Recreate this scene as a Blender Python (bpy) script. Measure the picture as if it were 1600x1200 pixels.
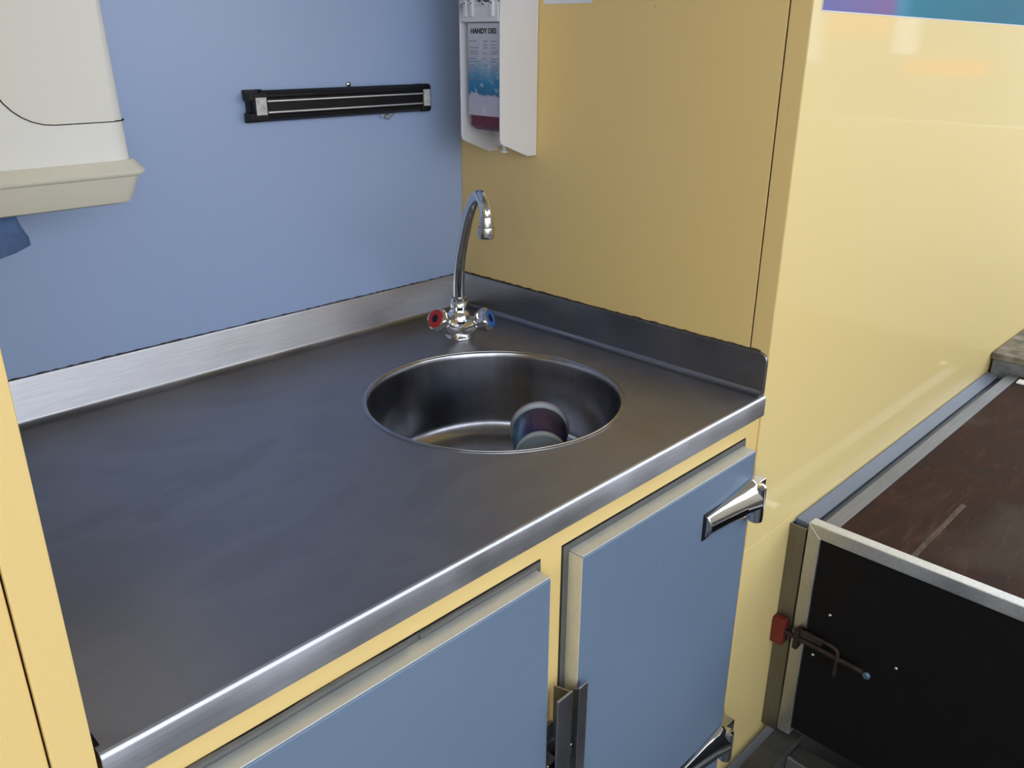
import bpy, bmesh, math, random
from mathutils import Vector, Matrix
random.seed(7)
for o in list(bpy.data.objects): bpy.data.objects.remove(o)
sc = bpy.context.scene
COL = sc.collection

# ---------------------------------------------------------------- camera
cd = bpy.data.cameras.new('camera'); cam = bpy.data.objects.new('camera', cd); COL.objects.link(cam)
a, b, c = -0.7957, 1.186, 0.0057
Rm = Matrix.Rotation(a, 3, 'Z') @ Matrix.Rotation(b, 3, 'X') @ Matrix.Rotation(c, 3, 'Z')
cam.matrix_world = Matrix.Translation((-0.99969, -1.10239, 0.44602)) @ Rm.to_4x4()
cd.sensor_width = 36; cd.lens = 1336.4 / 1600 * 36; cd.clip_start = 0.02
sc.camera = cam

# ---------------------------------------------------------------- world and light
w = bpy.data.worlds.new('overcast sky'); sc.world = w; w.use_nodes = True
nt = w.node_tree; nt.nodes.clear()
out = nt.nodes.new('ShaderNodeOutputWorld'); bg = nt.nodes.new('ShaderNodeBackground')
tc = nt.nodes.new('ShaderNodeTexCoord'); sx = nt.nodes.new('ShaderNodeSeparateXYZ'); rp = nt.nodes.new('ShaderNodeValToRGB')
nt.links.new(tc.outputs['Generated'], sx.inputs[0]); nt.links.new(sx.outputs['Z'], rp.inputs[0])
rp.color_ramp.elements[0].position = 0.0; rp.color_ramp.elements[0].color = (0.92, 0.95, 1.0, 1)
rp.color_ramp.elements[1].position = 0.9; rp.color_ramp.elements[1].color = (0.72, 0.83, 1.0, 1)
nt.links.new(rp.outputs[0], bg.inputs[0]); bg.inputs[1].default_value = 3.3
nt.links.new(bg.outputs[0], out.inputs[0])

def area(name, loc, target, sx_, sy_, power, col):
    l = bpy.data.lights.new(name, 'AREA'); l.shape = 'RECTANGLE'; l.size = sx_; l.size_y = sy_; l.energy = power; l.color = col
    o = bpy.data.objects.new(name, l); COL.objects.link(o); o.location = loc
    o.rotation_euler = (Vector(target) - Vector(loc)).to_track_quat('-Z', 'Y').to_euler()
    return o
#area('serving_hatch_daylight', (2.6, -1.9, 1.0), (-0.2, -0.5, 0.2), 2.0, 1.2, 14, (0.95, 0.98, 1.0))

sc.view_settings.view_transform = 'Standard'; sc.view_settings.look = 'None'
sc.view_settings.exposure = 0.12; sc.view_settings.gamma = 1.0; sc.view_settings.use_curve_mapping = False
try:
    sc.cycles.use_denoising = True; sc.cycles.caustics_reflective = False; sc.cycles.max_bounces = 8; sc.cycles.glossy_bounces = 4
except Exception: pass

# ---------------------------------------------------------------- helpers
def origin(o):
    v = Vector((0, 0, 0))
    while o: v = v + o.location; o = o.parent
    return v
def finish(name, bm, mat, parent=None, smooth=None, bevel=0):
    bmesh.ops.remove_doubles(bm, verts=bm.verts, dist=1e-6)
    bmesh.ops.recalc_face_normals(bm, faces=bm.faces)
    off = origin(parent) if parent else Vector((0, 0, 0))
    if parent: bmesh.ops.translate(bm, verts=bm.verts, vec=-off)
    me = bpy.data.meshes.new(name)
    if smooth:
        for f in bm.faces: f.smooth = True
    bm.to_mesh(me); bm.free()
    me.materials.append(mat)
    o = bpy.data.objects.new(name, me); COL.objects.link(o)
    if parent: o.parent = parent
    if bevel:
        m = o.modifiers.new('bevel', 'BEVEL'); m.width = bevel; m.segments = 2; m.limit_method = 'ANGLE'; m.angle_limit = math.radians(35)
        for p in me.polygons: p.use_smooth = True
        n = o.modifiers.new('wn', 'WEIGHTED_NORMAL'); n.keep_sharp = True
    if smooth and smooth is not True:
        me.set_sharp_from_angle(angle=math.radians(smooth))
    return o
def thing(name, label, cat, loc, group=None):
    o = bpy.data.objects.new(name, None); COL.objects.link(o); o.location = loc; o.empty_display_size = 0.02
    o['label'] = label; o['category'] = cat
    if group: o['group'] = group
    return o
def tag(o, label, cat, group=None):
    o['label'] = label; o['category'] = cat
    if group: o['group'] = group
    return o
def struct(name, bm, mat, bevel=0, parent=None):
    o = finish(name, bm, mat, parent, bevel=bevel)
    if not parent: o['kind'] = 'structure'
    return o
def B(*bx):
    """one bmesh out of boxes (x0,x1,y0,y1,z0,z1)"""
    bm = bmesh.new()
    for x0, x1, y0, y1, z0, z1 in bx:
        v = [bm.verts.new(p) for p in ((x0,y0,z0),(x1,y0,z0),(x1,y1,z0),(x0,y1,z0),(x0,y0,z1),(x1,y0,z1),(x1,y1,z1),(x0,y1,z1))]
        for f in ((0,3,2,1),(4,5,6,7),(0,1,5,4),(1,2,6,5),(2,3,7,6),(3,0,4,7)): bm.faces.new([v[i] for i in f])
    return bm
def prism(bm, pts, d):
    """closed polygon of 3-D points extruded by vector d"""
    d = Vector(d); a_ = [bm.verts.new(p) for p in pts]; b_ = [bm.verts.new(Vector(p) + d) for p in pts]; n = len(pts)
    bm.faces.new(a_); bm.faces.new(b_[::-1])
    for i in range(n): bm.faces.new((a_[i], b_[i], b_[(i+1) % n], a_[(i+1) % n]))
    return bm
def frame_of(d):
    d = Vector(d).normalized(); u = d.cross(Vector((0, 0, 1)))
    if u.length < 1e-4: u = Vector((1, 0, 0))
    u.normalize(); return u, d.cross(u).normalized(), d
def lathe(bm, prof, c0, axis=(0, 0, 1), n=48, cap=True, fn=None):
    """prof: (radius, height) along axis from c0"""
    u, v, d = frame_of(axis) if tuple(axis) != (0, 0, 1) else (Vector((1,0,0)), Vector((0,1,0)), Vector((0,0,1)))
    c0 = Vector(c0); rings = []
    for r, h in prof:
        if r < 1e-6: rings.append([bm.verts.new(c0 + d*h)])
        else:
            ring = []
            for k in range(n):
                t = 2*math.pi*k/n; rr = r*(fn(t, h) if fn else 1)
                ring.append(bm.verts.new(c0 + d*h + u*(rr*math.cos(t)) + v*(rr*math.sin(t))))
            rings.append(ring)
    for A_, B_ in zip(rings, rings[1:]):
        for k in range(n):
            k2 = (k+1) % n
            if len(A_) == 1 and len(B_) == 1: continue
            if len(A_) == 1: bm.faces.new((A_[0], B_[k], B_[k2]))
            elif len(B_) == 1: bm.faces.new((A_[k], B_[0], A_[k2]))
            else: bm.faces.new((A_[k], B_[k], B_[k2], A_[k2]))
    if cap:
        for rg in (rings[0], rings[-1]):
            if len(rg) > 2: bm.faces.new(rg)
    return bm
def tube(bm, pts, r, n=20, cap=True):
    pts = [Vector(p) for p in pts]; rings = []; u = None
    for i, p in enumerate(pts):
        t = (pts[min(i+1, len(pts)-1)] - pts[max(i-1, 0)]).normalized()
        if u is None:
            u = t.cross(Vector((0, 0, 1)));
            if u.length < 1e-3: u = Vector((1, 0, 0))
        u = (u - t*u.dot(t)).normalized(); v = t.cross(u)
        rr = r[i] if isinstance(r, (list, tuple)) else r
        rings.append([bm.verts.new(p + u*rr*math.cos(2*math.pi*k/n) + v*rr*math.sin(2*math.pi*k/n)) for k in range(n)])
    for A_, B_ in zip(rings, rings[1:]):
        for k in range(n): bm.faces.new((A_[k], B_[k], B_[(k+1) % n], A_[(k+1) % n]))
    if cap: bm.faces.new(rings[0]); bm.faces.new(rings[-1][::-1])
    return bm
def spline(P, m=8):
    """Catmull-Rom through P"""
    P = [Vector(p) for p in P]; Q = [P[0]*2 - P[1]] + P + [P[-1]*2 - P[-2]]; o = []
    for i in range(1, len(Q)-2):
        for k in range(m):
            t = k/m; a_, b_, c_, d_ = Q[i-1:i+3]
            o.append(0.5*((2*b_) + (c_-a_)*t + (2*a_-5*b_+4*c_-d_)*t*t + (3*b_-a_-3*c_+d_)*t**3))
    o.append(P[-1]); return o
def rrect(x0, x1, y0, y1, z, r, n=6, back=False):
    """rounded rectangle loop in XY; with back=True the two y1 corners stay square"""
    o = []
    for cx, cy, s, rr in ((x1, y0, -90, r), (x1, y1, 0, 0.0005 if back else r), (x0, y1, 90, 0.0005 if back else r), (x0, y0, 180, r)):
        mx = cx - rr if cx == x1 else cx + rr; my = cy + rr if cy == y0 else cy - rr
        for k in range(n+1):
            t = math.radians(s + 90*k/n); o.append(Vector((mx + rr*math.cos(t), my + rr*math.sin(t), z)))
    return o
def loft(bm, loops, cap=True):
    L = [[bm.verts.new(p) for p in lp] for lp in loops]; n = len(L[0])
    for A_, B_ in zip(L, L[1:]):
        for k in range(n): bm.faces.new((A_[k], A_[(k+1) % n], B_[(k+1) % n], B_[k]))
    if cap: bm.faces.new(L[0][::-1]); bm.faces.new(L[-1])
    return bm

# ---------------------------------------------------------------- materials
class N:
    def __init__(s, name):
        s.m = bpy.data.materials.new(name); s.m.use_nodes = True; s.t = s.m.node_tree
        s.b = s.t.nodes['Principled BSDF']; s.tc = s.t.nodes.new('ShaderNodeTexCoord')
    def new(s, k, **kw):
        n = s.t.nodes.new(k)
        for a_, v in kw.items(): setattr(n, a_, v)
        return n
    def link(s, a_, b_): s.t.links.new(a_, b_)
    def noise(s, scale=(1, 1, 1), sc_=5, det=3, dist=0, rough=.5):
        mp = s.new('ShaderNodeMapping'); mp.inputs['Scale'].default_value = scale
        s.link(s.tc.outputs['Object'], mp.inputs[0]); n = s.new('ShaderNodeTexNoise')
        n.inputs['Scale'].default_value = sc_; n.inputs['Detail'].default_value = det; n.inputs['Distortion'].default_value = dist; n.inputs['Roughness'].default_value = rough
        s.link(mp.outputs[0], n.inputs['Vector']); return n.outputs['Fac']
    def ramp(s, fac, stops):
        r = s.new('ShaderNodeValToRGB'); e = r.color_ramp.elements
        while len(e) < len(stops): e.new(0.5)
        for i, (p, c_) in enumerate(stops):
            e[i].position = p; e[i].color = (*c_, 1) if not isinstance(c_, (int, float)) else (c_, c_, c_, 1)
        s.link(fac, r.inputs[0]); return r.outputs[0]
    def mix(s, fac, a_, b_, blend='MIX'):
        m = s.new('ShaderNodeMix'); m.data_type = 'RGBA'; m.blend_type = blend
        for sock, v in ((m.inputs[0], fac), (m.inputs[6], a_), (m.inputs[7], b_)):
            if isinstance(v, bpy.types.NodeSocket): s.link(v, sock)
            elif isinstance(v, (int, float)): sock.default_value = v
            else: sock.default_value = (*v, 1)
        return m.outputs[2]
    def bump(s, h, strength=.1, dist=.001):
        n = s.new('ShaderNodeBump'); n.inputs['Strength'].default_value = strength; n.inputs['Distance'].default_value = dist
        s.link(h, n.inputs['Height']); s.link(n.outputs[0], s.b.inputs['Normal'])
    def set(s, **kw):
        for k, v in kw.items():
            i = s.b.inputs[{'col': 'Base Color', 'rough': 'Roughness', 'metal': 'Metallic', 'coat': 'Coat Weight', 'coatr': 'Coat Roughness', 'spec': 'Specular IOR Level', 'trans': 'Transmission Weight', 'aniso': 'Anisotropic'}[k]]
            if isinstance(v, bpy.types.NodeSocket): s.link(v, i)
            elif isinstance(v, tuple): i.default_value = (*v, 1)
            else: i.default_value = v
        return s
def plain(name, col, rough=.5, metal=0, var=.06, sc_=30, bump=0, coat=0):
    n = N(name); f = n.noise(sc_=sc_, det=4); n.set(spec=.5 if max(col) > .02 else .2)
    lo = tuple(x*(1-var) for x in col); hi = tuple(min(1, x*(1+var)) for x in col)
    n.set(col=n.ramp(f, [(.3, lo), (.7, hi)]), rough=n.ramp(f, [(.3, max(0, rough-.04)), (.7, min(1, rough+.06))]), metal=metal, coat=coat)
    if bump: n.bump(f, bump)
    return n.m
def laminate(name, col, rough=.3, coat=0.0, specks=True):
    n = N(name); big = n.noise(sc_=2.5, det=3); fine = n.noise(sc_=90, det=2)
    base = col
    if specks:
        sp = n.noise(sc_=230, det=0); base = n.mix(n.ramp(sp, [(.875, 0.0), (.895, .55)]), base, tuple(x*.45 for x in col))
    n.set(col=base, rough=rough, coat=coat, coatr=.05, spec=.5)
    n.bump(fine, .03); return n.m
YELLOW = laminate('yellow laminate', (.84, .61, .245), .28)
YELLOW_GLOSS = laminate('glossy yellow panel', (.87, .675, .285), .42, coat=.6)
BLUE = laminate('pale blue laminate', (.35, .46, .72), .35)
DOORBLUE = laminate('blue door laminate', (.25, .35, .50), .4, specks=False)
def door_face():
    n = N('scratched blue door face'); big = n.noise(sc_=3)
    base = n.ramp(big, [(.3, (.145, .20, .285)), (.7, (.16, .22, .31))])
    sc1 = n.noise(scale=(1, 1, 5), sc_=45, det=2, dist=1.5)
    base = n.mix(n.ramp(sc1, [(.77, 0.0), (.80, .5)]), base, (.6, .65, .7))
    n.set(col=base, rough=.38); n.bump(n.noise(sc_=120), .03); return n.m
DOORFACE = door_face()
def steel_top():
    n = N('dull stainless worktop')
    smear = n.noise(scale=(1, 1.7, 1), sc_=3.5, det=3, dist=1.2); blot = n.noise(sc_=2.2, det=4); gr = n.noise(scale=(6, 160, 160), sc_=6, det=1)
    col = n.ramp(smear, [(.38, (.345, .34, .365)), (.5, (.38, .375, .40)), (.62, (.34, .335, .36))])
    sp = n.noise(sc_=240, det=0)
    col = n.mix(n.ramp(sp, [(.86, 0.0), (.88, .7)]), col, (.5, .5, .5))
    r = n.mix(.5, n.ramp(smear, [(.35, .40), (.48, .46), (.56, .42), (.65, .50)]), n.ramp(blot, [(.35, .40), (.65, .52)]))
    n.set(col=col, metal=1.0, rough=r); n.bump(n.mix(.97, gr, blot), .16, .002); return n.m
STEELTOP = steel_top()
def brushed(name, col, rough, scale, bump=.05):
    n = N(name); g = n.noise(scale=scale, sc_=8, det=4); bl = n.noise(sc_=9, det=5)
    n.set(col=n.mix(.5, n.ramp(g, [(.3, tuple(x*.82 for x in col)), (.7, tuple(min(1, x*1.15) for x in col))]), n.ramp(bl, [(.35, tuple(x*.85 for x in col)), (.65, tuple(min(1, x*1.12) for x in col))])), metal=1.0, rough=n.ramp(bl, [(.3, rough*.85), (.7, rough*1.25)]))
    n.bump(g, bump); return n.m
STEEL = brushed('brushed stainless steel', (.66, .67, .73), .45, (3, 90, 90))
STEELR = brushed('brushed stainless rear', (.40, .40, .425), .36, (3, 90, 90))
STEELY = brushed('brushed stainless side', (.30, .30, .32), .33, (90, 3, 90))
BOWL = brushed('polished sink bowl', (.38, .38, .41), .22, (9, 9, .5), .01)
CHROME = N('chrome').set(col=(.72, .73, .75), metal=1.0, rough=.07).m
CHROME_DULL = brushed('dull chrome casting', (.5, .5, .52), .2, (20, 20, 20))
ALU = brushed('anodised aluminium', (.62, .64, .68), .36, (2, 60, 60))
ANGLEP = plain('blue grey painted angle', (.17, .205, .28), .45)
ALU_S = brushed('worn aluminium strip', (.26, .265, .285), .55, (2, 60, 60))
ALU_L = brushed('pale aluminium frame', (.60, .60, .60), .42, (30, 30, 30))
ALU_D = brushed('grey brown aluminium plate', (.24, .225, .205), .45, (60, 60, 2))  # grey-brown metal of the upright bracket
BLACKPL = plain('black plastic', (.012, .012, .014), .32, var=.2)
BLACKRUB = plain('grey rubber gasket', (.11, .11, .105), .6, var=.15)
DARKGAP = plain('dark gap', (.01, .009, .008), .9)
CREAM = plain('cream white plastic', (.88, .88, .86), .4, var=.02, sc_=6)
CREAM2 = plain('warm white plastic', (.83, .82, .77), .4, var=.03, sc_=6)
CREAM3 = plain('cream tray plastic', (.76, .74, .64), .45, var=.03, sc_=6)
WHITEPL = plain('white plastic', (.76, .76, .79), .35, var=.02, sc_=10)
DOOREDGE = plain('cream door edge', (.62, .56, .40), .4, var=.08, sc_=25)
DOORTOP = plain('pale metal door edge', (.62, .62, .57), .35, var=.05, metal=.3)
MAROON = plain('maroon soap liquid', (.13, .018, .03), .2, var=.1)
BLUEPAPER = plain('blue paper towel', (.09, .16, .34), .85, var=.12, sc_=120, bump=.3)
RED = plain('red enamel', (.45, .02, .02), .35)
BLUEE = plain('blue enamel', (.04, .12, .42), .3)
RUST = plain('rusty steel', (.03, .018, .015), .65, var=.5, sc_=60, bump=.4, metal=.4)
REDPL = plain('shade darkened red plastic', (.14, .012, .006), .6, var=.2)  # red made darker to stand for the shade it sits in
GROUT = plain('dirty sealant', (.05, .04, .028), .8, var=.6, sc_=200)
DARKSTEEL = plain('dirty dark steel', (.07, .068, .062), .55, var=.3, sc_=25, metal=.3)
SILVERLBL = plain('worn silver label', (.55, .56, .54), .4, var=.25, sc_=150)
WHITECARD = plain('white card', (.8, .82, .88), .5, var=.01)
GLUE = N('clear glue residue').set(col=(.8, .85, .9), rough=.15, trans=.7).m
FLOORM = plain('grey trailer floor', (.05, .05, .05), .6, var=.3, sc_=12)
GROUND = plain('pavement', (.34, .33, .32), .9, var=.2, sc_=3)
CEIL = plain('trailer ceiling', (.55, .54, .50), .6)
WALLIN = plain('trailer far wall', (.70, .67, .58), .5)

def phenolic():
    n = N('brown phenolic plywood')
    st = n.noise(scale=(1, 3, 1), sc_=5, det=7, dist=1.2, rough=.65); bl = n.noise(sc_=3.2, det=5, dist=.6); gr = n.noise(scale=(3, 40, 1), sc_=9, det=3)
    col = n.ramp(st, [(.30, (.022, .011, .008)), (.55, (.046, .021, .014)), (.72, (.085, .048, .034))])
    col = n.mix(n.ramp(bl, [(.52, 0.0), (.66, .75)]), col, (.085, .068, .060))
    col = n.mix(n.ramp(gr, [(.62, 0.0), (.75, .35)]), col, (.14, .10, .075))
    n.set(col=col, rough=n.ramp(st, [(.3, .6), (.7, .8)]), spec=.12); n.bump(st, .25); return n.m
PLY = phenolic()
BLACKPLY = plain('black coated board', (.006, .004, .004), .55, var=.3, spec_=None) if False else plain('black coated board', (.004, .003, .003), .85, var=.3, sc_=40)
def block_mat():
    n = N('weathered grey board'); st = n.noise(sc_=30, det=6)
    n.set(col=n.ramp(st, [(.35, (.10, .09, .08)), (.5, (.19, .16, .11)), (.65, (.26, .24, .22))]), rough=.8); n.bump(st, .5); return n.m
WEATHER = block_mat()
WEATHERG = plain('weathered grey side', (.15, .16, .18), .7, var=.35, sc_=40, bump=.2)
def decal():
    n = N('printed colour band'); s = n.new('ShaderNodeSeparateXYZ'); n.link(n.tc.outputs['Object'], s.inputs[0])
    m = n.new('ShaderNodeMapRange'); m.inputs[1].default_value = 0.0; m.inputs[2].default_value = 1.0; n.link(s.outputs[0], m.inputs[0])
    n.set(col=n.ramp(m.outputs[0], [(0.0, (.15, .16, .42)), (.19, (.22, .13, .34)), (.225, (.05, .26, .40)), (.27, (0.0, .19, .29)), (.6, (0.0, .15, .24))]), rough=.5, spec=.25); return n.m
DECAL = decal()
def label_print():
    n = N('soap label print'); s = n.new('ShaderNodeSeparateXYZ'); n.link(n.tc.outputs['Object'], s.inputs[0])
    m = n.new('ShaderNodeMapRange'); m.inputs[1].default_value = 0.0; m.inputs[2].default_value = .127; n.link(s.outputs[2], m.inputs[0])
    ns = n.noise(sc_=55, det=5, dist=1)
    ad = n.new('ShaderNodeMath', operation='MULTIPLY_ADD'); n.link(ns, ad.inputs[0]); ad.inputs[1].default_value = .16; ad.inputs[2].default_value = -.08
    a2 = n.new('ShaderNodeMath', operation='ADD'); n.link(m.outputs[0], a2.inputs[0]); n.link(ad.outputs[0], a2.inputs[1])
    c1 = n.ramp(a2.outputs[0], [(0.0, (.52, .50, .60)), (.225, (.50, .48, .60)), (.245, (.03, .16, .33)), (.40, (.05, .25, .45)), (.52, (.24, .40, .55)), (.64, (.50, .52, .60)), (1.0, (.62, .62, .66))])
    c1 = n.mix(n.ramp(n.noise(sc_=90, det=3), [(.60, 0.0), (.66, .5)]), c1, (.6, .68, .75))
    n.set(col=c1, rough=.35); return n.m
LABELP = label_print()
INK = plain('black ink', (.02, .02, .03), .5)
INKG = plain('grey ink', (.22, .22, .30), .5)
def tub_print():
    n = N('purple tub print'); s = n.new('ShaderNodeSeparateXYZ'); n.link(n.tc.outputs['Object'], s.inputs[0])
    v = n.noise(scale=(60, 60, 4), sc_=2, det=2)
    d = n.new('ShaderNodeVectorMath', operation='DOT_PRODUCT'); n.link(n.tc.outputs['Object'], d.inputs[0]); d.inputs[1].default_value = (.70, -.71, 0)
    m = n.new('ShaderNodeMapRange'); m.inputs[1].default_value = -.04; m.inputs[2].default_value = .04; n.link(d.outputs['Value'], m.inputs[0])
    n.set(col=n.ramp(m.outputs[0], [(0.0, (.03, .20, .42)), (.14, (.03, .18, .40)), (.24, (.035, .02, .10)), (.55, (.05, .025, .09)), (1.0, (.03, .02, .07))]), rough=.35); return n.m
TUBP = tub_print()
TUBW = plain('grey white tub plastic', (.62, .72, .78), .4, var=.03)
TUBRIM = plain('tub rim', (.50, .46, .52), .35, var=.03)

# ---------------------------------------------------------------- structure
D, W, H = 0.6, 0.88, 0.060
struct('floor', B((-2.3, 2.8, -2.4, .6, -.79, -.74)), FLOORM)
struct('ceiling', B((-2.0, 1.6, -2.4, .1, 1.22, 1.26)), CEIL)
struct('wall_back', B((-2.3, 0.0, 0, .03, -.74, 1.22)), BLUE)
struct('wall_left', B((-2.34, -2.3, -2.4, .03, -.74, .45)), WALLIN)
# yellow side wall of the alcove, two panels with an open joint
wr = struct('wall_right', B((.002, .03, -.598, .03, -.74, 1.22)), DARKGAP)
struct('panel', B((0, .012, -.5700, .0, -.74, 1.22)), YELLOW, .0005, wr)
struct('panel', B((0, .012, -.5995, -.5722, -.74, 1.22)), YELLOW, .0005, wr)
# glossy yellow wall, flush with the front of the worktop
wf = struct('wall_front', B((.004, 2.6, -.594, -.56, -.70, 1.22)), DARKGAP)
struct('panel', B((.0005, 2.6, -.6005, -.585, -.2455, 1.22)), YELLOW_GLOSS, .0007, wf)
struct('panel', B((.0005, 2.6, -.6002, -.585, -.69, -.2470)), YELLOW_GLOSS, .0007, wf)
# left partition post in front of the worktop end
pw = struct('wall_partition', B((-.908, -.8825, -.6015, 0, -.74, 1.22)), YELLOW, .0008)
pl_ = struct('trim_1', B((-1.35, -.9092, -.5985, -.57, -.74, 1.22)), YELLOW, .001)
struct('trim_2', B((-.912, -.906, -.596, -.56, -.74, 1.22)), DARKGAP)
# opposite low side of the trailer under the serving hatch
struct('wall_opposite', B((-.35, 2.6, -2.44, -2.40, -.74, .34)), WALLIN)
struct('low_light_blocker', B((-2.3, -.35, -2.44, -2.40, -.74, -.35)), WALLIN)  # unseen piece added across the doorway to cut light near the floor
struct('wall_gable', B((2.6, 2.64, -2.4, .0, -.74, .15)), WALLIN)
struct('reflection_backdrop', B((5.6, 5.8, -7.0, 1.0, -1.35, 1.3)), plain('reflection backdrop plaster', (.34, .32, .27), .8, var=.1, sc_=2))  # unseen backdrop added to be mirrored in the glossy panel
struct('reflection_board_1', B((5.0, 5.1, -3.0, -2.55, .45, .95)), plain('added orange board', (.75, .22, .04), .6))  # this and the next two: unseen shapes added for coloured reflections
struct('reflection_board_2', B((5.0, 5.1, -2.44, -1.95, .24, .33)), plain('orange reflection board', (.75, .22, .04), .6))
struct('reflection_posts', B((5.0, 5.1, -3.2, -3.02, .30, .95), (5.0, 5.1, -2.53, -2.40, .36, .95)), WHITECARD)
struct('ground', B((-30, 40, -40, 30, -1.4, -1.35)), GROUND)

# ---------------------------------------------------------------- worktop with bowl
SX, SY, SR = -.2584, -.3428, .1713
wt = thing('sink_worktop', 'stainless steel worktop with upstands and a round sink bowl', 'worktop', (-.44, -.3, -.03))
bm = bmesh.new()
x0, x1, y0, y1 = -W, -.0005, -.5990, 0.0
angs = sorted(set([2*math.pi*k/120 for k in range(120)] + [math.atan2(yy-SY, xx-SX) % (2*math.pi) for xx in (x0, x1) for yy in (y0, y1)]))
inn, outr = [], []
for t in angs:
    c_, s_ = math.cos(t), math.sin(t); k = 1e9
    if c_ > 1e-9: k = min(k, (x1-SX)/c_)
    if c_ < -1e-9: k = min(k, (x0-SX)/c_)
    if s_ > 1e-9: k = min(k, (y1-SY)/s_)
    if s_ < -1e-9: k = min(k, (y0-SY)/s_)
    inn.append((SX+SR*c_, SY+SR*s_)); outr.append((SX+k*c_, SY+k*s_))
vi = [bm.verts.new((*p, 0)) for p in inn]; vo = [bm.verts.new((*p, 0)) for p in outr]
vb = [bm.verts.new((*p, -.0012)) for p in inn]
n_ = len(angs)
for k in range(n_):
    k2 = (k+1) % n_; bm.faces.new((vi[k], vo[k], vo[k2], vi[k2])); bm.faces.new((vb[k], vi[k], vi[k2], vb[k2]))
finish('countertop', bm, STEELTOP, wt)
# rolled front lip
bm = bmesh.new()
prof = [(-.5988, 0), (-.5998, 0), (-.6015, -.0004), (-.6029, -.0018), (-.6035, -.0038), (-.6035, -.027), (-.6028, -.029), (-.598, -.0295), (-.594, -.029), (-.594, -.0275), (-.6012, -.027), (-.6015, -.005), (-.5995, -.0022), (-.5988, -.002)]
prism(bm, [(-W, y, z) for y, z in prof], (W-.0006, 0, 0))
finish('front_lip', bm, STEEL, wt, smooth=30)
def splash(pts2, length_dir, mapper, name, mat):
    bm = bmesh.new(); prism(bm, [mapper(u_, z_) for u_, z_ in pts2], length_dir); return finish(name, bm, mat, wt, smooth=40)
sp = [(0, 0), (.016, .0002), (.010, .0012), (.0065, .0035), (.005, .007), (.0045, .0575), (.0038, .0592), (.002, .060), (0, .060)]
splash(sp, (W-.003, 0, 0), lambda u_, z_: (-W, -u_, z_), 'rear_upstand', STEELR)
bm = bmesh.new()
# side upstand, with its upper front corner rounded off
pts = [(-.001, 0, 0), (-.001, -.599, 0), (-.001, -.6005, .004), (-.001, -.6005, H-.012)]
for k in range(1, 6): pts.append((-.001, -.5885-.012*math.cos(math.radians(90*k/5)), H-.012+.012*math.sin(math.radians(90*k/5))))
pts.append((-.001, -.0, H))
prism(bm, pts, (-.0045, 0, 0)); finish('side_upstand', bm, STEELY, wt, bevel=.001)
bm = bmesh.new(); prism(bm, [(-.005, 0, 0), (-.016, 0, .0002), (-.010, 0, .0012), (-.0070, 0, .0035), (-.0055, 0, .007)], (0, -.598, 0)); finish('upstand_fillet', bm, STEELY, wt, smooth=40)
finish('edge_gap', B((-.8800, -.8765, -.592, -.545, .0, .0006)), DARKGAP, wt)
# bowl
bm = bmesh.new()
BP = [(SR+.0042, .0000), (SR+.004, .0009), (SR+.0015, .0014), (SR-.0005, .0012), (SR-.0022, .0000), (SR-.0030, -.002), (SR-.0040, -.008), (SR-.008, -.098)]
for k in range(1, 9):
    t = math.radians(90*k/8); BP.append((SR-.008-.026+.026*math.cos(t), -.104-.026*math.sin(t)))
BP += [(.09, -.1315), (.048, -.1335), (.046, -.136), (.028, -.137), (.0, -.137)]
lathe(bm, BP, (SX, SY, 0), n=120, cap=False)
bowl = finish('bowl', bm, BOWL, wt, smooth=50)
bowl['label'] = 'round polished bowl sunk into the worktop'
bm = bmesh.new(); lathe(bm, [(SR+.0015, .0013), (SR+.0008, .0021), (SR-.0008, .0021), (SR-.0018, .0008), (SR-.0008, -.0002), (SR+.0015, .0013)], (SX, SY, 0), n=120, cap=False)
finish('rim', bm, CHROME_DULL, bowl, smooth=True)
bm = bmesh.new(); lathe(bm, [(.0, .0), (.012, .0), (.022, .0008), (.029, .0025), (.033, .002), (.034, 0)], (SX, SY, -.1365), n=40, cap=False)
for k in range(6):
    t = k*math.pi/3; lathe(bm, [(0, .0012), (.003, .001), (.0035, 0)], (SX+.012*math.cos(t), SY+.012*math.sin(t), -.1362), n=10, cap=False)
finish('drain_strainer', bm, CHROME, bowl, smooth=True)
# sealant lines above the upstands
def sealant(name, p0, p1, nrm, seed):
    r = random.Random(seed); bm = bmesh.new(); p0 = Vector(p0); p1 = Vector(p1); L = (p1-p0).length; m = int(L/.006); prev = None
    for k in range(m+1):
        q = p0.lerp(p1, k/m); hgt = .0010 + r.random()*.0014*(1 if r.random() > .3 else .3); dep = .0035+.001*r.random()
        nv = Vector(nrm)
        cur = [bm.verts.new(q), bm.verts.new(q + nv*dep), bm.verts.new(q + nv*dep*.6 + Vector((0, 0, hgt))), bm.verts.new(q + Vector((0, 0, hgt*1.1)))]
        if prev:
            for i in range(4): bm.faces.new((prev[i], prev[(i+1) % 4], cur[(i+1) % 4], cur[i]))
        prev = cur
    return finish(name, bm, GROUT, wt)
sealant('sealant', (-.001, -.003, H), (-.001, -.588, H), (-1, 0, 0), 3)
sealant('sealant', (-W, -.001, H-.0012), (-.004, -.001, H-.0012), (0, -.55, 0), 5)

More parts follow.
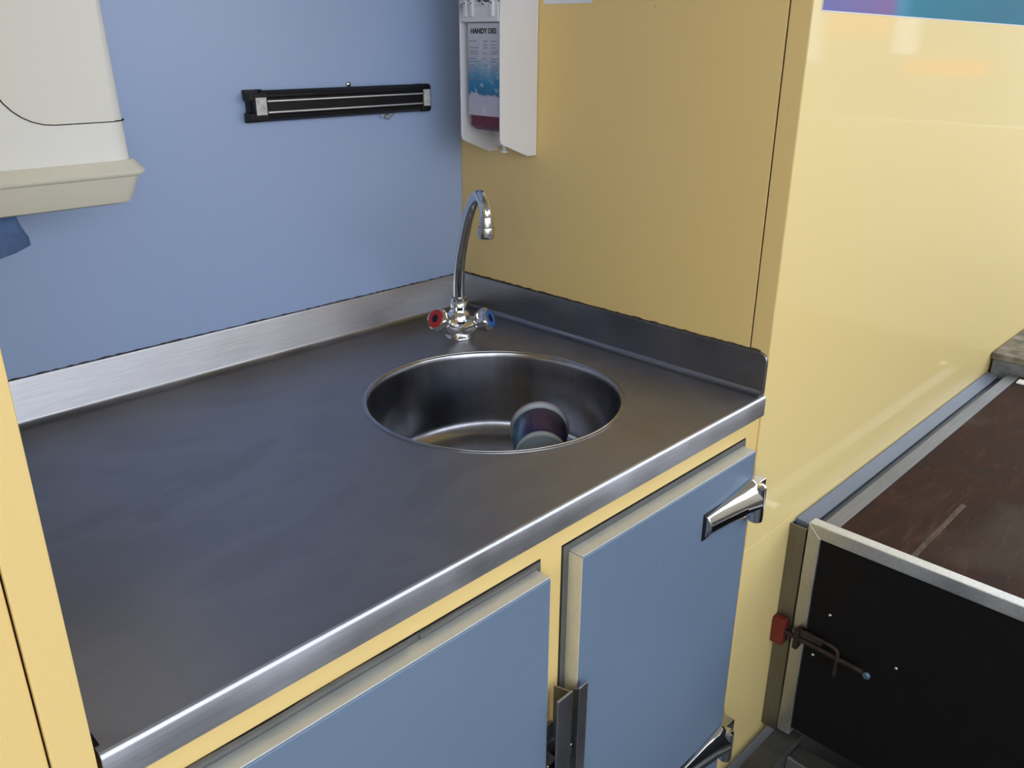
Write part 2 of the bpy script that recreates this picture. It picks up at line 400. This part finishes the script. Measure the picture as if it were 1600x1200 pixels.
# ---------------------------------------------------------------- cabinet below
cb = thing('base_cabinet', 'yellow base cabinet with two blue doors under the worktop', 'cabinet', (-.44, -.3, -.70))
finish('side_panel', B((-.8815, -.866, -.574, -.02, -.70, -.031)), YELLOW, cb)
finish('side_panel', B((-.024, -.0085, -.574, -.02, -.70, -.031)), YELLOW, cb)
finish('bottom_panel', B((-.866, -.024, -.574, -.02, -.70, -.685)), YELLOW, cb)
ff = B((-.8815, -.0025, -.5985, -.575, -.075, -.0305), (-.8815, -.845, -.5985, -.575, -.70, -.075), (-.445, -.40, -.5985, -.575, -.70, -.075), (-.045, -.0025, -.5985, -.575, -.70, -.075), (-.845, -.445, -.5985, -.575, -.70, -.665), (-.40, -.045, -.5985, -.575, -.70, -.665))
finish('face_frame', ff, YELLOW, cb)
def gasket(x0, x1, z0, z1, door, wob):
    o_ = .0095
    bm = B((x0-o_, x0+.004, -.6005, -.5982, z0, z1+o_-.001), (x1-.004, x1+o_-.004, -.6005, -.5982, z0, z1+o_-.001), (x0+.004, x1-.004, -.6005, -.5982, z1-.004, z1+o_-.001))
    finish('gasket_shadow', B((x0-o_-.0013, x1+o_-.003, -.5992, -.5980, z0, z1+o_+.0005)), DARKGAP, door)  # dark sheet standing in for the shadow slit round the gasket
    if wob >= 1:
        P = [(x0 + (x1-x0-.004)*k/24, -.6012, z1+.0055 + math.sin(k*.8)*.0006 + (.0014 if k < 15 else 0)) for k in range(25)]
        tube(bm, P[:15], .0034, 8); tube(bm, P[15:], .0026, 8)
    return finish('gasket', bm, BLACKRUB, door, bevel=0, smooth=40)
def door(x0, x1, z0, z1, lbl, wob):
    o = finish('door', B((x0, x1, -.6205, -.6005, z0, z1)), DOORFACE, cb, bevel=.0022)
    o['label'] = lbl
    finish('edge_trim', B((x0-.0008, x0+.0006, -.6190, -.6002, z0, z1-.0012)), DOOREDGE, o, bevel=.0003)
    finish('edge_trim', B((x1-.0006, x1+.0008, -.6190, -.6002, z0, z1-.0012)), DOOREDGE, o, bevel=.0003)
    finish('top_trim', B((x0+.0006, x1-.0006, -.6188, -.6002, z1-.001, z1+.0009)), DOORTOP, o, bevel=.0006)
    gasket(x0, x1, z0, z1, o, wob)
    return o
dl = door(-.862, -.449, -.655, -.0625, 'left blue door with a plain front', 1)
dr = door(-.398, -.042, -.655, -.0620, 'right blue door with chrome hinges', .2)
def hinge(zc, door_):
    # tapered cast arm on the door front, ridge along its length, knuckle at the right
    bm = bmesh.new()
    def sec(x, hz, dy, ridge):
        yb = -.6207
        return [Vector((x, yb, zc-hz)), Vector((x, yb-.004, zc-hz)), Vector((x, yb-dy*.55, zc-hz*.72)), Vector((x, yb-dy, zc-hz*.25)), Vector((x, yb-dy, zc+ridge)), Vector((x, yb-dy*.6, zc+hz*.8)), Vector((x, yb-.004, zc+hz)), Vector((x, yb, zc+hz))]
    S = [(-.158, .0145, .006, .003), (-.155, .0165, .0095, .004), (-.120, .019, .013, .004), (-.080, .0235, .018, .005), (-.052, .0275, .023, .005), (-.047, .0265, .021, .004)]
    loft(bm, [sec(*s) for s in S])
    h = finish('hinge', bm, CHROME, door_, bevel=.0012); h['label'] = 'chrome hinge arm with a long taper'
    bm = bmesh.new(); lathe(bm, [(.0, -.030), (.006, -.030), (.0095, -.0275), (.0100, -.020), (.0100, .020), (.0095, .0245), (.006, .027), (0, .027)], (-.047, -.6330, zc-.004), n=24, cap=False)
    finish('hinge_knuckle', bm, CHROME, h.parent, smooth=40)
    finish('hinge_plate', B((-.162, -.046, -.6222, -.6203, zc-.020, zc+.019)), BLACKPL, door_, bevel=.0008)
    finish('hinge_leaf', B((-.045, -.0145, -.6265, -.5990, zc-.024, zc+.018)), CHROME_DULL, door_, bevel=.0015)
hinge(-.128, dr); hinge(-.552, dr)
# pull latches: upright folded steel grips over the gap between the doors
def latch(x0, x1, ztop, zb, yf, yb, door_, side):
    bm = bmesh.new(); t_ = .0018
    # folded channel: front leaf and a returned side leaf, top cut on the slant
    prism(bm, [(x0, yf, zb), (x1, yf, zb), (x1, yf, ztop), (x0, yf, ztop-.001)], (0, t_*1.6, 0))
    if side < 0: prism(bm, [(x0, yf+t_, zb), (x0, yb, zb), (x0, yb, ztop-.008), (x0, yf+t_, ztop-.002)], (t_, 0, 0))
    else: prism(bm, [(x1-t_, yf+t_, zb), (x1-t_, yb, zb), (x1-t_, yb, ztop-.008), (x1-t_, yf+t_, ztop-.002)], (t_, 0, 0))
    return finish('latch_handle', bm, STEELDK, door_, bevel=.0009)
STEELDK = brushed('dark folded steel', (.38, .38, .40), .38, (60, 60, 2))
latch(-.444, -.420, -.218, -.40, -.631, -.604, dl, 1)
latch(-.4085, -.3935, -.2215, -.42, -.631, -.6212, dr, -1)
finish('latch_plate', B((-.4475, -.4190, -.6035, -.5985, -.300, -.280), (-.4475, -.4190, -.6085, -.6005, -.42, -.300)), STEELDK, dl, bevel=.001)
finish('latch_hook', B((-.4475, -.430, -.6215, -.606, -.40, -.315), (-.4190, -.4085, -.6150, -.600, -.36, -.292), (-.4175, -.4125, -.6280, -.612, -.318, -.300)), CHROME_DULL, dl, bevel=.0015)

# ---------------------------------------------------------------- tap
TX, TY = -.130, -.132
tp = thing('kitchen_tap', 'chrome mixer tap with curved spout behind the sink bowl', 'tap', (TX, TY, 0.0))
dv = Vector((-.047, -.114, 0)).normalized(); sv = Vector((-dv.y, dv.x, 0))   # spout direction, sideways (towards the right wall)
T0 = Vector((TX, TY, 0))
bm = bmesh.new(); lathe(bm, [(0, 0), (.0215, 0), (.0225, .002), (.022, .0045), (.018, .007), (.0165, .0085), (0, .0085)], T0, n=40, cap=False, fn=lambda t, h: 1+.03*math.cos(8*t))
finish('base_flange', bm, CHROME, tp, smooth=50)
bm = bmesh.new(); lathe(bm, [(.0155, .007), (.0165, .012), (.019, .020), (.0205, .028), (.0195, .036), (.0165, .043), (.0130, .047), (.0135, .049), (.0135, .060), (.0115, .0615), (0, .0615)], T0, n=36, cap=False)
# two arms that carry the handles
arms = []
for sgn in (-1, 1):
    ax = (sv*sgn*1.0 + dv*(.45 if sgn < 0 else .95) + Vector((0, 0, .62))).normalized()
    p0 = T0 + Vector((0, 0, .014)); tube(bm, [p0, p0+ax*.010, p0+ax*.022, p0+ax*.031, p0+ax*.036], [.0150, .0165, .0150, .0115, .0100], 24)
    arms.append((sgn, p0, ax))
finish('tap_body', bm, CHROME, tp, smooth=60)
bm = bmesh.new(); lathe(bm, [(.0110, .0605), (.0125, .062), (.0125, .066), (.0112, .0675), (.0095, .0675)], T0, n=30, cap=False); finish('collar', bm, CHROME_DULL, tp, smooth=40)
for sgn, p0, ax in arms:
    bm = bmesh.new()
    def lobes(t, h): return 1 + (.10*math.cos(4*t) if h > .004 else .02*math.cos(4*t))
    lathe(bm, [(.0095, 0), (.0115, .003), (.0150, .010), (.0172, .018), (.0178, .024), (.0168, .0275), (.0150, .0285), (0, .0285)], p0+ax*.030, axis=ax, n=48, cap=False, fn=lobes)
    hd = finish('handle', bm, CHROME, tp, smooth=60); hd['label'] = 'chrome handle with a %s ring' % ('red' if sgn < 0 else 'blue')
    bm = bmesh.new(); lathe(bm, [(.0062, .0292), (.0075, .0302), (.0130, .0300), (.0148, .0288), (.0148, .0280)], p0+ax*.030, axis=ax, n=36, cap=False)
    finish('colour_ring', bm, RED if sgn < 0 else BLUEE, hd, smooth=40)
    bm = bmesh.new(); lathe(bm, [(0, .0288), (.0064, .0292)], p0+ax*.030, axis=ax, n=24, cap=False); finish('centre_cap', bm, BLACKPL, hd)
SP = [(.0, .060), (.001, .091), (.008, .125), (.026, .163), (.048, .200), (.070, .226), (.094, .2395), (.113, .233), (.1205, .221), (.1205, .212)]
path = spline([T0 + dv*s_ + Vector((0, 0, z_)) for s_, z_ in SP], 8)
bm = bmesh.new(); tube(bm, path, .0088, 24); spo = finish('spout', bm, CHROME, tp, smooth=60)
e_ = path[-1]
bm = bmesh.new(); lathe(bm, [(.0088, .004), (.0095, .003), (.0098, -.010), (.0098, -.011), (.0112, -.0115), (.0116, -.0125), (.0116, -.0255), (.0108, -.027), (.0085, -.0270), (.008, -.024), (0, -.024)], e_, n=32, cap=False)
finish('aerator', bm, CHROME_DULL, spo, smooth=35)

# ---------------------------------------------------------------- tub lying in the sink
c1 = Vector((-.212, -.388, 0)); c2 = Vector((-.150, -.3275, 0)); ax = (c2-c1); L_ = ax.length; ax.normalize()
tub = thing('plastic_tub', 'purple printed plastic tub lying on its side in the sink', 'tub', (c1.x, c1.y, -.1315))
zc = -.1315; r1, r2 = .0365, .0410
axr = (ax*L_ + Vector((0, 0, r2-r1))).normalized()
base = Vector((c1.x, c1.y, zc + r1 + .0012))
bm = bmesh.new(); lathe(bm, [(0, .004), (.030, .004), (.0325, .0), (.0360, .0), (.0372, .0015), (.0372, .0045), (.0365, .006), (.0395, L_-.006), (.0415, L_-.005), (.0425, L_-.002), (.0425, L_), (.0395, L_), (.0345, .009), (0, .009)], base, axis=axr, n=56, cap=False)
finish('tub_wall', bm, TUBW, tub, smooth=40)
bm = bmesh.new(); lathe(bm, [(.0368, .009), (.0372, .0095), (.0397, L_-.013), (.0394, L_-.0125)], base, axis=axr, n=56, cap=False)
lb = finish('printed_sleeve', bm, TUBP, tub, smooth=40)
bm = bmesh.new(); lathe(bm, [(.0412, L_-.0065), (.0436, L_-.0055), (.0440, L_-.002), (.0436, L_+.0005), (.0400, L_+.0005)], base, axis=axr, n=56, cap=False)
finish('rim', bm, TUBRIM, tub, smooth=40)
u_, v_, d_ = frame_of(axr); bm = bmesh.new(); rr = random.Random(4)
up_ = Vector((0, 0, 1)); up_ = (up_ - axr*up_.dot(axr)).normalized(); rt = axr.cross(up_)
for k in range(11):   # lines of small print round the sleeve
    h = .016 + k*.0052; r_ = .0372 + (h-.009)*.0395 - .00010
    if h > L_-.015: break
    a0, a1 = -.30, .42 - (rr.random()*.25)
    prev = None
    for j in range(9):
        t = a0 + (a1-a0)*j/8; dd = up_*math.cos(t) + rt*math.sin(t); r_ = .0372 + (h-.0095)/(L_-.0225)*.0025 + .00025
        cur = [bm.verts.new(base + axr*h + dd*r_), bm.verts.new(base + axr*(h+.0016) + dd*(r_+.00008))]
        if prev: bm.faces.new((prev[0], cur[0], cur[1], prev[1]))
        prev = cur
finish('small_print', bm, plain('pale purple ink', (.17, .12, .20), .5), lb)

# ---------------------------------------------------------------- magnetic knife rack on the blue wall
mr = thing('magnetic_knife_rack', 'black magnetic knife rack screwed to the blue wall', 'knife rack', (-.24, 0, .358))
bm = bmesh.new(); prism(bm, [(-.372, -.001, .338), (-.372, -.010, .3375), (-.372, -.0165, .342), (-.372, -.0175, .346), (-.372, -.0150, .3475), (-.372, -.0150, .3685), (-.372, -.0175, .3700), (-.372, -.0165, .374), (-.372, -.010, .3785), (-.372, -.001, .378)], (.277, 0, 0))
finish('rail', bm, BLACKPL, mr, bevel=.0008)
bm = bmesh.new(); loft(bm, [[Vector((x_, -y_, z_)) for x_, z_ in lp] for y_, lp in ((.0005, [(-.0955, .3375), (-.080, .3375), (-.0765, .341), (-.0765, .375), (-.080, .3785), (-.0955, .3785)]), (.0175, [(-.0955, .3375), (-.081, .3375), (-.078, .3405), (-.078, .3755), (-.081, .3785), (-.0955, .3785)]))])
finish('end_cap', bm, BLACKPL, mr, bevel=.001)
e = finish('end_bracket', B((-.394, -.366, -.006, -.0005, .3655, .3795), (-.394, -.366, -.006, -.0005, .3370, .3500), (-.391, -.366, -.0125, -.0005, .350, .3655), (-.395, -.371, -.0205, -.004, .3655, .3755), (-.395, -.371, -.0205, -.004, .3405, .350), (-.389, -.368, -.0215, -.004, .3400, .3758)), BLACKPL, mr, bevel=.0012)
finish('end_label', B((-.3865, -.3705, -.0222, -.0210, .3475, .3700)), SILVERLBL, mr, bevel=.0004)['label'] = 'worn silver label on the left end'
finish('end_label', B((-.0935, -.0805, -.0190, -.0170, .3460, .3705)), SILVERLBL, mr, bevel=.0004)['label'] = 'worn silver label on the right end'
for z_ in (.3505, .3650): finish('magnet_strip', B((-.369, -.0955, -.0185, -.0145, z_-.0014, z_+.0008)), STEEL, mr, bevel=.0003)
bm = bmesh.new(); rr = random.Random(2)
for k in range(7):
    cx = -.166 + rr.random()*.022; cz = .3345 + rr.random()*.004-.0045*(1-abs(cx+.155)/.012)
    lathe(bm, [(0, -.004), (.0028, -.0028), (.004, 0), (.0028, .0028), (0, .004)], (cx, -.003, cz), n=10, cap=False)
tag(finish('glue_residue', bm, GLUE, smooth=True), 'clear lump of glue under the black knife rack', 'glue')
bm = bmesh.new(); lathe(bm, [(.0035, 0), (.0035, -.002), (.002, -.003), (0, -.0032)], (-.222, -.001, .3815), axis=(0, 1, 0), n=14, cap=False)
tag(finish('wall_screw', bm, CHROME_DULL, smooth=40), 'tiny screw head above the black knife rack', 'screw')

# ---------------------------------------------------------------- soap dispenser on the yellow wall
sd = thing('soap_dispenser', 'white wall dispenser holding a soap bottle in the corner', 'dispenser', (0, -.13, .275))
finish('back_plate', B((-.012, -.0008, -.171, -.089, .285, .66)), WHITEPL, sd, bevel=.001)
def cheek(y0_, y1_, name):
    bm = bmesh.new(); P = [(-.0008, .277), (-.020, .277), (-.072, .2965), (-.0785, .3005), (-.080, .307), (-.080, .66), (-.0008, .66)]
    prism(bm, [(x, y0_, z) for x, z in P], (0, y1_-y0_, 0)); return finish(name, bm, WHITEPL, sd, bevel=.0012)
cheek(-.0905, -.0875, 'left_cheek'); cheek(-.1745, -.1715, 'right_cheek')
finish('head_block', B((-.0815, -.012, -.1715, -.0905, .4665, .492), (-.074, -.012, -.1715, -.0905, .492, .66), (-.0815, -.074, -.1715, -.164, .492, .66), (-.0815, -.074, -.100, -.0905, .492, .66)), WHITEPL, sd, bevel=.0015)
dp = finish('dial_plate', B((-.0790, -.0745, -.154, -.127, .474, .53)), plain('grey perforated insert', (.14, .14, .15), .6, var=.3, sc_=200), sd)
for yy in (-.1045, -.1185, -.160): finish('guide_rib', B((-.0845, -.074, yy-.0035, yy+.0035, .4735, .54)), WHITEPL, sd, bevel=.0012)
bm = bmesh.new(); lathe(bm, [(.0035, 0), (.0035, .004), (.002, .0055), (0, .0058)], (-.079, -.141, .492), axis=(-1, 0, 0), n=16, cap=False); finish('screw', bm, CHROME, sd, smooth=40)
bm = bmesh.new(); lathe(bm, [(.0032, 0), (.0028, .001), (0, .001)], (-.079, -.141, .480), axis=(-1, 0, 0), n=16, cap=False)
for yy in (-.1045, -.1185, -.160): lathe(bm, [(.0012, 0), (.0010, .0006), (0, .0006)], (-.0845, yy, .4915), axis=(-1, 0, 0), n=10, cap=False)
finish('holes', bm, BLACKPL, sd)
# bottle inside it
bt = thing('soap_bottle', 'HANDY DES soap bottle with maroon base in white wall dispenser', 'bottle', (-.045, -.136, .316))
bm = bmesh.new()
loft(bm, [[Vector((p.x, p.y, z_)) for p in rrect(-.074+i_, -.014-i_, -.1700+i_, -.1005-i_, z_, .008)] for z_, i_ in ((.316, .006), (.318, .003), (.322, 0), (.337, 0))])
finish('soap_liquid', bm, MAROON, bt, bevel=0, smooth=30)
bm = bmesh.new()
loft(bm, [[Vector((p.x, p.y, z_)) for p in rrect(-.074+i_, -.014-i_, -.1700+i_, -.1005-i_, z_, .008)] for z_, i_ in ((.337, 0), (.4655, 0))])
finish('bottle_wall', bm, WHITEPL, bt, smooth=30)
lab = bpy.data.objects.new('tmp', None)
bm = B((-.0752, -.0742, -.1690, -.1015, 0, .128)); me = bpy.data.meshes.new('label'); 
bmesh.ops.translate(bm, verts=bm.verts, vec=(.045, .136, 0)); bm.to_mesh(me); bm.free(); me.materials.append(LABELP)
lab = bpy.data.objects.new('printed_label', me); COL.objects.link(lab); lab.parent = bt; lab.location = (0, 0, .0215)
def text_mesh(txt, size, loc, parent, mat, name):
    cu = bpy.data.curves.new('t', 'FONT'); cu.body = txt; cu.size = size; cu.extrude = .00015; cu.offset = size*.03
    to = bpy.data.objects.new('t', cu); COL.objects.link(to); dg = bpy.context.evaluated_depsgraph_get(); dg.update()
    me = bpy.data.meshes.new_from_object(to.evaluated_get(dg)); bpy.data.objects.remove(to)
    R3 = Matrix(((0, 0, -1), (-1, 0, 0), (0, 1, 0)))
    me.transform(R3.to_4x4()); me.materials.clear(); me.materials.append(mat)
    o = bpy.data.objects.new(name, me); COL.objects.link(o); o.parent = parent; o.location = Vector(loc) - origin(parent); return o
text_mesh('HANDY DES', .0098, (-.0756, -.1078, .4515), lab, INK, 'lettering')
bm = bmesh.new(); rr = random.Random(9)
def strip(y_a, y_b, z_, h_): 
    v = [bm.verts.new(p) for p in ((-.0755, y_a, z_), (-.0755, y_b, z_), (-.0755, y_b, z_+h_), (-.0755, y_a, z_+h_))]; bm.faces.new(v)
for z_ in [.4405, .4355, .4315, .4265, .4235, .4165, .4125, .4075, .4045, .401, .396, .388]:
    for ya, yb in ((-.104, -.127), (-.134, -.145), (-.150, -.166)):
        if rr.random() < .85: strip(ya, ya+(yb-ya)*(.55+.45*rr.random()), z_, .0011)
finish('small_print', bm, INKG, lab)
bm = bmesh.new(); lathe(bm, [(.0, .300), (.004, .300), (.0045, .302), (.0045, .3155), (.009, .3165), (0, .3175)], (-.045, -.148, 0), n=18, cap=False)
lathe(bm, [(.0, .283), (.006, .283), (.006, .285), (.003, .286), (.003, .301), (0, .301)], (-.045, -.148, 0), n=18, cap=False)
finish('spout', bm, WHITEPL, bt, smooth=40)
# small white notice above
tag(finish('paper_notice', B((-.0012, -.0002, -.2745, -.184, .491, .62)), WHITECARD, bevel=.0003), 'white notice on the yellow alcove wall right of the soap dispenser', 'notice')

# ---------------------------------------------------------------- paper towel dispenser
pd = thing('paper_towel_dispenser', 'cream paper towel dispenser on the blue wall at upper left', 'dispenser', (-.745, 0, .276))
XL, XR = -.876, -.609
bm = bmesh.new(); loft(bm, [rrect(XL, XR, -.150, -.0005, .321, .022, back=True), rrect(XL+.012, XR-.012, -.150, -.0005, .72, .022, back=True)])
finish('cover', bm, CREAM, pd, smooth=40)
# upper flap standing a little proud, rounded lower-left corner
def flap_loop(y, g=0):
    pts = [(XR-.016, .3625+g)]
    xl, r_ = -.737+g, .052
    for k in range(9):
        t = math.radians(270 - 90*k/8); pts.append((xl+r_+r_*math.cos(t), .3625+g+r_+r_*math.sin(t)))
    pts += [(xl, .72), (XR-.016, .72)]
    return [Vector((x, y, z)) for x, z in pts]
bm = bmesh.new(); loft(bm, [flap_loop(-.1495), flap_loop(-.1512)]);
finish('flap', bm, CREAM2, pd, bevel=.0006)
bm = bmesh.new(); P = [p for p in flap_loop(-.1502)[:-2]]; tube(bm, P + [Vector((-.737, -.1502, .72))], .0009, 6)
arc = [Vector((XR-.022+.0225*math.sin(math.radians(t)), -.150+.0222-.0225*math.cos(math.radians(t)), .3625)) for t in range(0, 91, 10)]
tube(bm, [Vector((XR-.016, -.1502, .3625))] + arc[3:], .0007, 6)
finish('seam', bm, DARKGAP, pd)
bm = bmesh.new()
loft(bm, [rrect(XL-i_, XR+i_, -.150-i_, -.0005, z_, .012+max(0, i_)*.5, back=True) for z_, i_ in ((.276, -.010), (.2775, -.0065), (.281, -.0045), (.3055, .0035), (.3068, .008), (.308, .0088), (.3095, .0095), (.3118, .0095), (.313, .0085), (.3225, .0005))])
finish('tray', bm, CREAM3, pd, smooth=32)
# blue towel hanging out
bm = bmesh.new()
G = []
for j in range(7):
    v = j/6; row = []
    for i in range(7):
        u = i/6; x = -.800 + .073*u + .008*v**1.5*u; z = .2755 - (.030+.032*(1-u))*v; y = -.115 - .006*math.sin(u*4+v*2) - .010*v*u + .010*v*v
        if u > .99: z += .003*v
        row.append(bm.verts.new((x, y, z)))
    G.append(row)
for j in range(6):
    for i in range(6): bm.faces.new((G[j][i], G[j][i+1], G[j+1][i+1], G[j+1][i]))
G2 = [[bm.verts.new((v.co.x - .004*i/6, v.co.y - .0035 - .012*(j/6)**2*(i/6), v.co.z + .0006 - .006*(j/6)*(i/6))) for i, v in enumerate(r)] for j, r in enumerate(G)]
for j in range(6):
    for i in range(6): bm.faces.new((G2[j][i], G2[j][i+1], G2[j+1][i+1], G2[j+1][i]))
for j in range(6): bm.faces.new((G[j][6], G2[j][6], G2[j+1][6], G[j+1][6]))
for i in range(6): bm.faces.new((G[6][i], G[6][i+1], G2[6][i+1], G2[6][i]))
tag(finish('paper_towel', bm, BLUEPAPER, smooth=50), 'blue paper towel hanging out below the cream dispenser', 'paper towel')

# ---------------------------------------------------------------- printed band on the glossy wall
dc = thing('wall_decal', 'purple to teal printed band high on the glossy yellow wall', 'decal', (.022, -.6005, .476))
bm = bmesh.new(); pts = [(.0215, -.6008, .4775), (1.0, -.6008, .4690), (1.0, -.6008, .64), (.0215, -.6008, .64)]; prism(bm, pts, (0, -.0006, 0)); finish('printed_film', bm, DECAL, dc)
bm = bmesh.new(); pts = [(.0205, -.6008, .4762), (1.0, -.6008, .4675), (1.0, -.6008, .4691), (.0218, -.6008, .4776), (.0218, -.6008, .64), (.0205, -.6008, .64)]; prism(bm, pts, (0, -.0005, 0)); finish('white_border', bm, WHITECARD, dc)

# ---------------------------------------------------------------- drop-down counter at the right
ct = thing('folding_counter', 'brown plywood platform with black end board beside the yellow wall', 'platform', (.60, -.9, -.74))
finish('plywood_top', B((.163, 1.06, -1.7, -.669, -.266, -.2485)), PLY, ct)
finish('edge_strip', B((.163, 1.06, -.669, -.6455, -.266, -.2470)), ALU_S, ct, bevel=.0006)['label'] = 'flat aluminium strip along the wall side'
hg = finish('piano_hinge', B((.16, 1.06, -.6450, -.6275, -.2660, -.2640)), plain('dark hinge steel', (.06, .07, .09), .4, metal=.7, var=.2), ct)
bm = bmesh.new()
for k in range(18): lathe(bm, [(.0, .0012), (.0022, .0010), (.0030, 0)], (.190+.0478*k, -.6385, -.2640), n=10, cap=False)
finish('rivets', bm, WHITECARD, hg)['kind'] = 'stuff'
finish('wall_angle', prism(bmesh.new(), [(.157, -.6012, -.2560), (.157, -.6025, -.2550), (.157, -.6265, -.2600), (.157, -.6268, -.285), (.157, -.6012, -.285)], (.903, 0, 0)), ANGLEP, ct, bevel=.0008)
bm = bmesh.new(); rr = random.Random(12); top_, bot_ = [], []
for k in range(41):
    x = .1635 + .2105*k/40; top_.append((x, -.7752 - rr.random()*.0012, -.2484)); bot_.append((x, -.7842 + rr.random()*.0016, -.2484))
prism(bm, top_ + bot_[::-1], (0, 0, .0002)); finish('scuff_mark', bm, plain('pale scuff', (.085, .062, .045), .8, var=.5, sc_=90), ct)['label'] = 'long pale scuff across the plywood'
# black end board with mitred aluminium frame
X0 = .140
eb = finish('end_board', B((X0+.004, X0+.016, -1.7, -.650, -.64, -.262)), BLACKPLY, ct)
eb['label'] = 'black end board in a pale metal frame'
bm = bmesh.new(); prism(bm, [(X0, -.6300, -.2450), (X0, -1.7, -.2450), (X0, -1.7, -.2670), (X0, -.6520, -.2670)], (.020, 0, 0)); finish('frame_rail', bm, ALU_L, ct, bevel=.0012)
bm = bmesh.new(); prism(bm, [(X0, -.6298, -.2455), (X0, -.6516, -.2672), (X0, -.6516, -.655), (X0, -.6298, -.655)], (.020, 0, 0)); finish('frame_stile', bm, ALU_L, ct, bevel=.0012)
bm = bmesh.new(); prism(bm, [(X0-.001, -.6005, -.2585), (X0-.001, -.6278, -.2585), (X0-.001, -.6278, -.66), (X0-.001, -.6005, -.66)], (.0025, 0, 0))
prism(bm, [(X0+.0015, -.6005, -.2585), (X0+.014, -.6005, -.2585), (X0+.014, -.6005, -.66), (X0+.0015, -.6005, -.66)], (0, -.002, 0))
prism(bm, [(X0+.0015, -.6278, -.2600), (X0+.004, -.6278, -.2600), (X0+.004, -.6278, -.66), (X0+.0015, -.6278, -.66)], (0, .002, 0))
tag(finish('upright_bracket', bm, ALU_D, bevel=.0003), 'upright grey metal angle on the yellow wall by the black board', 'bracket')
# bolt with red holder
bl = thing('sliding_bolt', 'rusty sliding bolt with red end on the black board', 'bolt', (.118, -.68, -.45))
bm = B((.1235, .1385, -.6225, -.6015, -.476, -.428)); finish('red_keeper', bm, REDPL, bl, bevel=.002)
bm = bmesh.new(); tube(bm, [(.130, -.605, -.449), (.130, -.752, -.4535)], .0042, 14); finish('rod', bm, RUST, bl, smooth=50)
bm = bmesh.new(); tube(bm, spline([(.134, -.650, -.437), (.128, -.652, -.4325), (.127, -.69, -.432), (.127, -.706, -.434), (.127, -.712, -.441), (.127, -.712, -.462), (.130, -.711, -.485)], 5), .0030, 10); finish('pull', bm, RUST, bl, smooth=50)
finish('guide', B((.1245, .1395, -.6475, -.6385, -.470, -.434), (.1265, .1395, -.685, -.6475, -.4435, -.434)), RUST, bl, bevel=.002)
bm = bmesh.new(); lathe(bm, [(0, .0045), (.004, .0045), (.0058, .0030), (.0062, 0)], (.1435, -.755, -.4665), axis=(-1, 0, 0), n=16, cap=False); finish('nut', bm, plain('blue grey nut', (.12, .2, .27), .4, metal=.5), bl, smooth=40)
for y_, z_ in ((-.684, -.392), (-.794, -.430), (-.668, -.478)):
    bm = bmesh.new(); lathe(bm, [(0, .0022), (.0018, .0018), (.0026, 0)], (X0+.0038, y_, z_), axis=(-1, 0, 0), n=10, cap=False)
    finish('screw', bm, ALU_L, ct, smooth=True)
# weathered block at the far end
bk = thing('weathered_block', 'weathered grey timber block at far end of brown platform', 'block', (1.2, -.75, -.74))
finish('cap_board', B((1.062, 1.9, -1.3, -.602, -.2230, -.2080)), WEATHER, bk, bevel=.002)
finish('block_side', B((1.066, 1.88, -1.28, -.606, -.70, -.2235)), WEATHERG, bk, bevel=.002)
tag(finish('white_clip', B((1.008, 1.034, -.6905, -.6745, -.2485, -.2440)), WHITECARD, bevel=.0015), 'small white clip lying in the corner of the brown platform', 'clip')
# low step frame at the very bottom
sf = thing('step_frame', 'dark steel step frame on the floor below black board', 'step', (.1, -.68, -.74))
finish('beam', B((-.40, .166, -.667, -.6245, -.74, -.662)), DARKSTEEL, sf, bevel=.003)
finish('cross_beam', B((.114, .150, -1.3, -.6675, -.735, -.672)), DARKSTEEL, sf, bevel=.002)
finish('edge_angle', B((.106, .112, -1.3, -.668, -.735, -.668)), ALU_L, sf, bevel=.0006)
